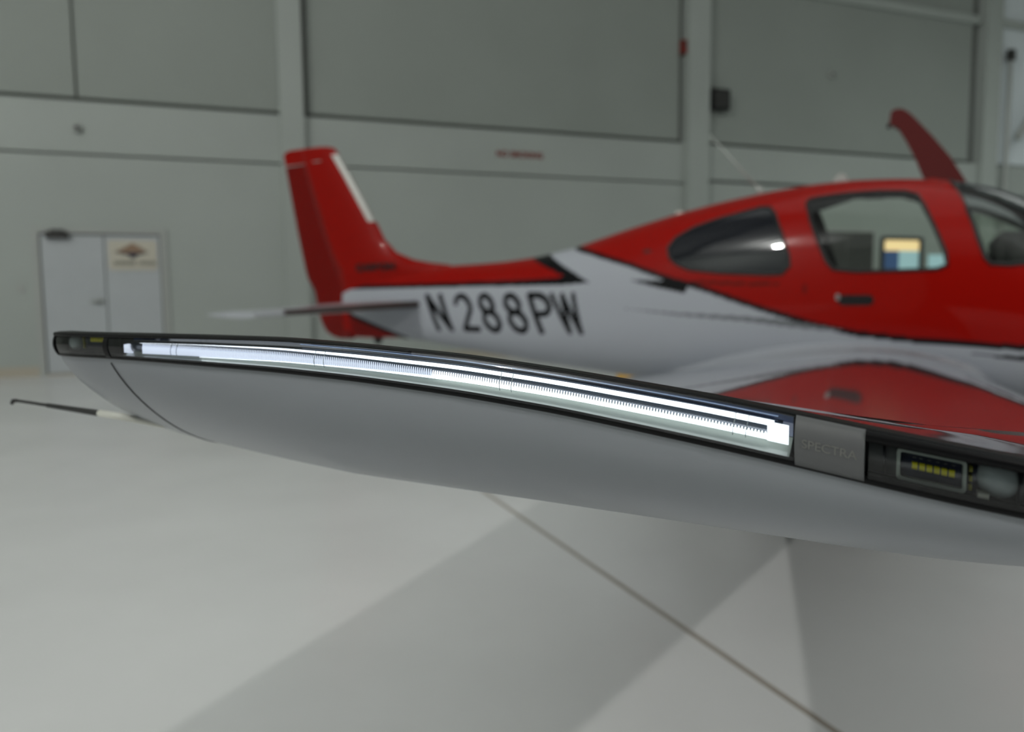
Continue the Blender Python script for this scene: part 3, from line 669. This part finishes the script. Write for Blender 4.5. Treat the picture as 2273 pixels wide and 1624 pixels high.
# aft compartment: row of yellow diodes, reflector, board
block(-1.022, -.917, .17, .92, -.0128, -.0115, 'interior_plate', 'interior', light, 20)
block(-.975, -.920, .36, .86, -.0115, -.0100, 'circuit_board', 'board', light, 10)
def diodes(a0, step, n, w, h0, h1, o, parent=light, lab=None):
    for i in range(n):
        a = a0+i*step; block(a, a+w, h0-0, h1-0, o, o+.0012, 'yellow_diode', 'led_yellow', parent, 2)
diodes(-.966, .0058, 6, .0048, .60, .80, -.0100)
def dome(ac, w, hc, hh, depth, m, name='reflector_bowl', o=-.012, flip=1):
    s = s_of_a(ac); G = []
    for i in range(9):
        p = pi/2*i/8; row = []
        for j in range(20):
            t = 2*pi*j/20; row.append(LP(s+w*cos(t)*cos(p), o+depth*sin(p), hc+hh*sin(t)*cos(p)))
        G.append(row)
    return MB().grid(G, closed_v=True).build(name, m, light)
dome(-1.004, .014, .56, .34, .009, 'reflector')
block(-.9845, -.9815, .30, .80, -.0115, -.0095, 'side_board', 'led_yellow_dim', light)
block(-.937, -.921, .30, .52, -.0100, -.0085, 'connector', 'reflector', light)
# forward compartment
block(-.046, .24, .16, .93, -.0128, -.0118, 'interior_plate', 'interior', light, 40)
block(-.036, -.0345, .2, .86, -.0118, -.004, 'bulkhead', 'black', light, 4)
def rr_ring(a0, a1, h0, h1, r, w, o0, o1, name, m):
    s0, s1 = s_of_a(a0), s_of_a(a1); sc = .039
    A_ = rrect(s0, s1, h0*sc, h1*sc, r, 5); B_2 = rrect(s0+w, s1-w, h0*sc+w, h1*sc-w, max(r-w*.5, .0008), 5); n = len(A_)
    m_ = MB().add([LP(x, o1, y/sc) for x, y in A_]+[LP(x, o1, y/sc) for x, y in B_2]+[LP(x, o0, y/sc) for x, y in A_]+[LP(x, o0, y/sc) for x, y in B_2],
        [(i, (i+1) % n, n+(i+1) % n, n+i) for i in range(n)]+[(i, 2*n+i, 2*n+(i+1) % n, (i+1) % n) for i in range(n)]+[(n+i, n+(i+1) % n, 3*n+(i+1) % n, 3*n+i) for i in range(n)])
    return m_.build(name, m, light, smooth=False)
rr_ring(-.0270, .0175, .17, .76, .003, .0024, -.0115, -.004, 'bezel', 'bezel')
block(-.0245, .0150, .22, .72, -.0115, -.0095, 'circuit_board', 'board', light, 10)
diodes(-.0170, .00475, 6, .0037, .39, .54, -.0095)
chips = MB()
for i, a in enumerate((-.0165, -.0125, -.007, -.0015, .0035, .0085)): sweep(a, a+.0022, [(-.0094, .60), (-.0088, .615), (-.0094, .63)], 2, mb=chips)
chips.build('small_chips', 'interior', light, kind='stuff')
for i in range(3): block(.0192, .0212, .22+.17*i, .36+.17*i, -.010, -.006, 'side_diode', 'led_yellow_dim', light, 2)
block(.0215, .0245, .18, .86, -.0118, -.0085, 'side_board', 'board', light, 2)
dome(.0375, .0145, .54, .36, .010, 'reflector')
block(.024, .031, .16, .30, -.006, .0005, 'connector', 'ivory', light, 2)
block(.0495, .0510, .16, .90, -.0118, -.002, 'bulkhead', 'black', light, 3)
dome(.070, .016, .54, .36, .010, 'reflector')

RS[0] = 1.0
# ---- raised far cabin door
DP = [(-.418, 2.545), (-.385, 2.565), (-.342, 2.560), (-.30, 2.53), (-.25, 2.473), (-.128, 2.315), (-.007, 2.143), (.099, 1.945), (-.02, 1.935), (-.176, 2.0), (-.24, 2.164), (-.304, 2.30), (-.368, 2.415), (-.423, 2.440)]
od = MB().prism(DP, lambda x, y, d: P(x, -.62-.30*(y-1.93)/.6+d, y), -.03, .03).build('open_door', 'door_shaded', plane, smooth=False)
MB().prism([(x*.86-.17*.14, 2.25+(y-2.25)*.86) for x, y in DP], lambda x, y, d: P(x, -.62-.30*(y-1.93)/.6-.031-d, y), 0, .01).build('door_lining', 'cabin_dark', od, smooth=False)
MB().tube([P(-.425, -.90, 2.46), P(-.43, -.90, 2.42)], .014, 8).build('door_pin', 'black', od)
MB().tube([P(-.28, -.60, 1.94), P(-.12, -.62, 1.965), P(.02, -.62, 1.93)], [.02, .028, .03], 8).build('door_hinge', 'red_paint', od)

# ---- landing gear, spinner, propeller (below and beyond the frame)
def wheel(a, b, r, z0):
    leg = MB().tube([P(a, b*.45 if b else 0, .58), P(a, b*.85 if b else 0, .35), P(a, b if b else .0, r)], [.035, .03, .025], 10).build('landing_gear_leg', 'white_paint', plane)
    MB().tube([P(a, b-.06, r), P(a, b-.05, r), P(a, b+.05, r), P(a, b+.06, r)], [r*.85, r, r, r*.85], 24).build('tire', 'rubber', leg)
    G = []
    for x, w, h0, h1 in ((-.34, .01, .2, .22), (-.2, .06, .10, .33), (-.02, .085, .09, .40), (.14, .08, .09, .38), (.24, .05, .12, .30), (.28, .01, .2, .22)):
        G.append([P(a+x, b+w*cos(t), (h0+h1)/2+(h1-h0)/2*sin(t)) for t in np.linspace(0, 2*pi, 14, endpoint=False)])
    MB().grid(G, closed_v=True).build('wheel_fairing', 'white_paint', leg)
wheel(-.78, 1.45, .19, 0); wheel(-.78, -1.45, .19, 0); wheel(1.45, 0, .18, 0)
spn = MB().grid([[P(2.32+x, r*cos(t), .86+r*sin(t)) for t in np.linspace(0, 2*pi, 24, endpoint=False)] for x, r in ((0, .19), (.08, .18), (.2, .13), (.28, .07), (.31, .01))], closed_v=True).build('spinner', 'white_paint', plane)
for k in range(3):
    t0 = radians(90+120*k); G = []
    for r, w in ((.12, .035), (.3, .075), (.6, .085), (.85, .07), (.98, .02)):
        c = P(2.40, r*cos(t0), .98+r*sin(t0)*.9); tv = P(2.40, -sin(t0), cos(t0))-P(2.40, 0, 0)
        G.append([c+tv*w+ad*.02, c+ad*.03, c-tv*w-ad*.02, c-ad*.005])
    MB().grid(G, closed_v=True).build('propeller_blade', 'black', spn)

for o in PENDING: world_parent(o)
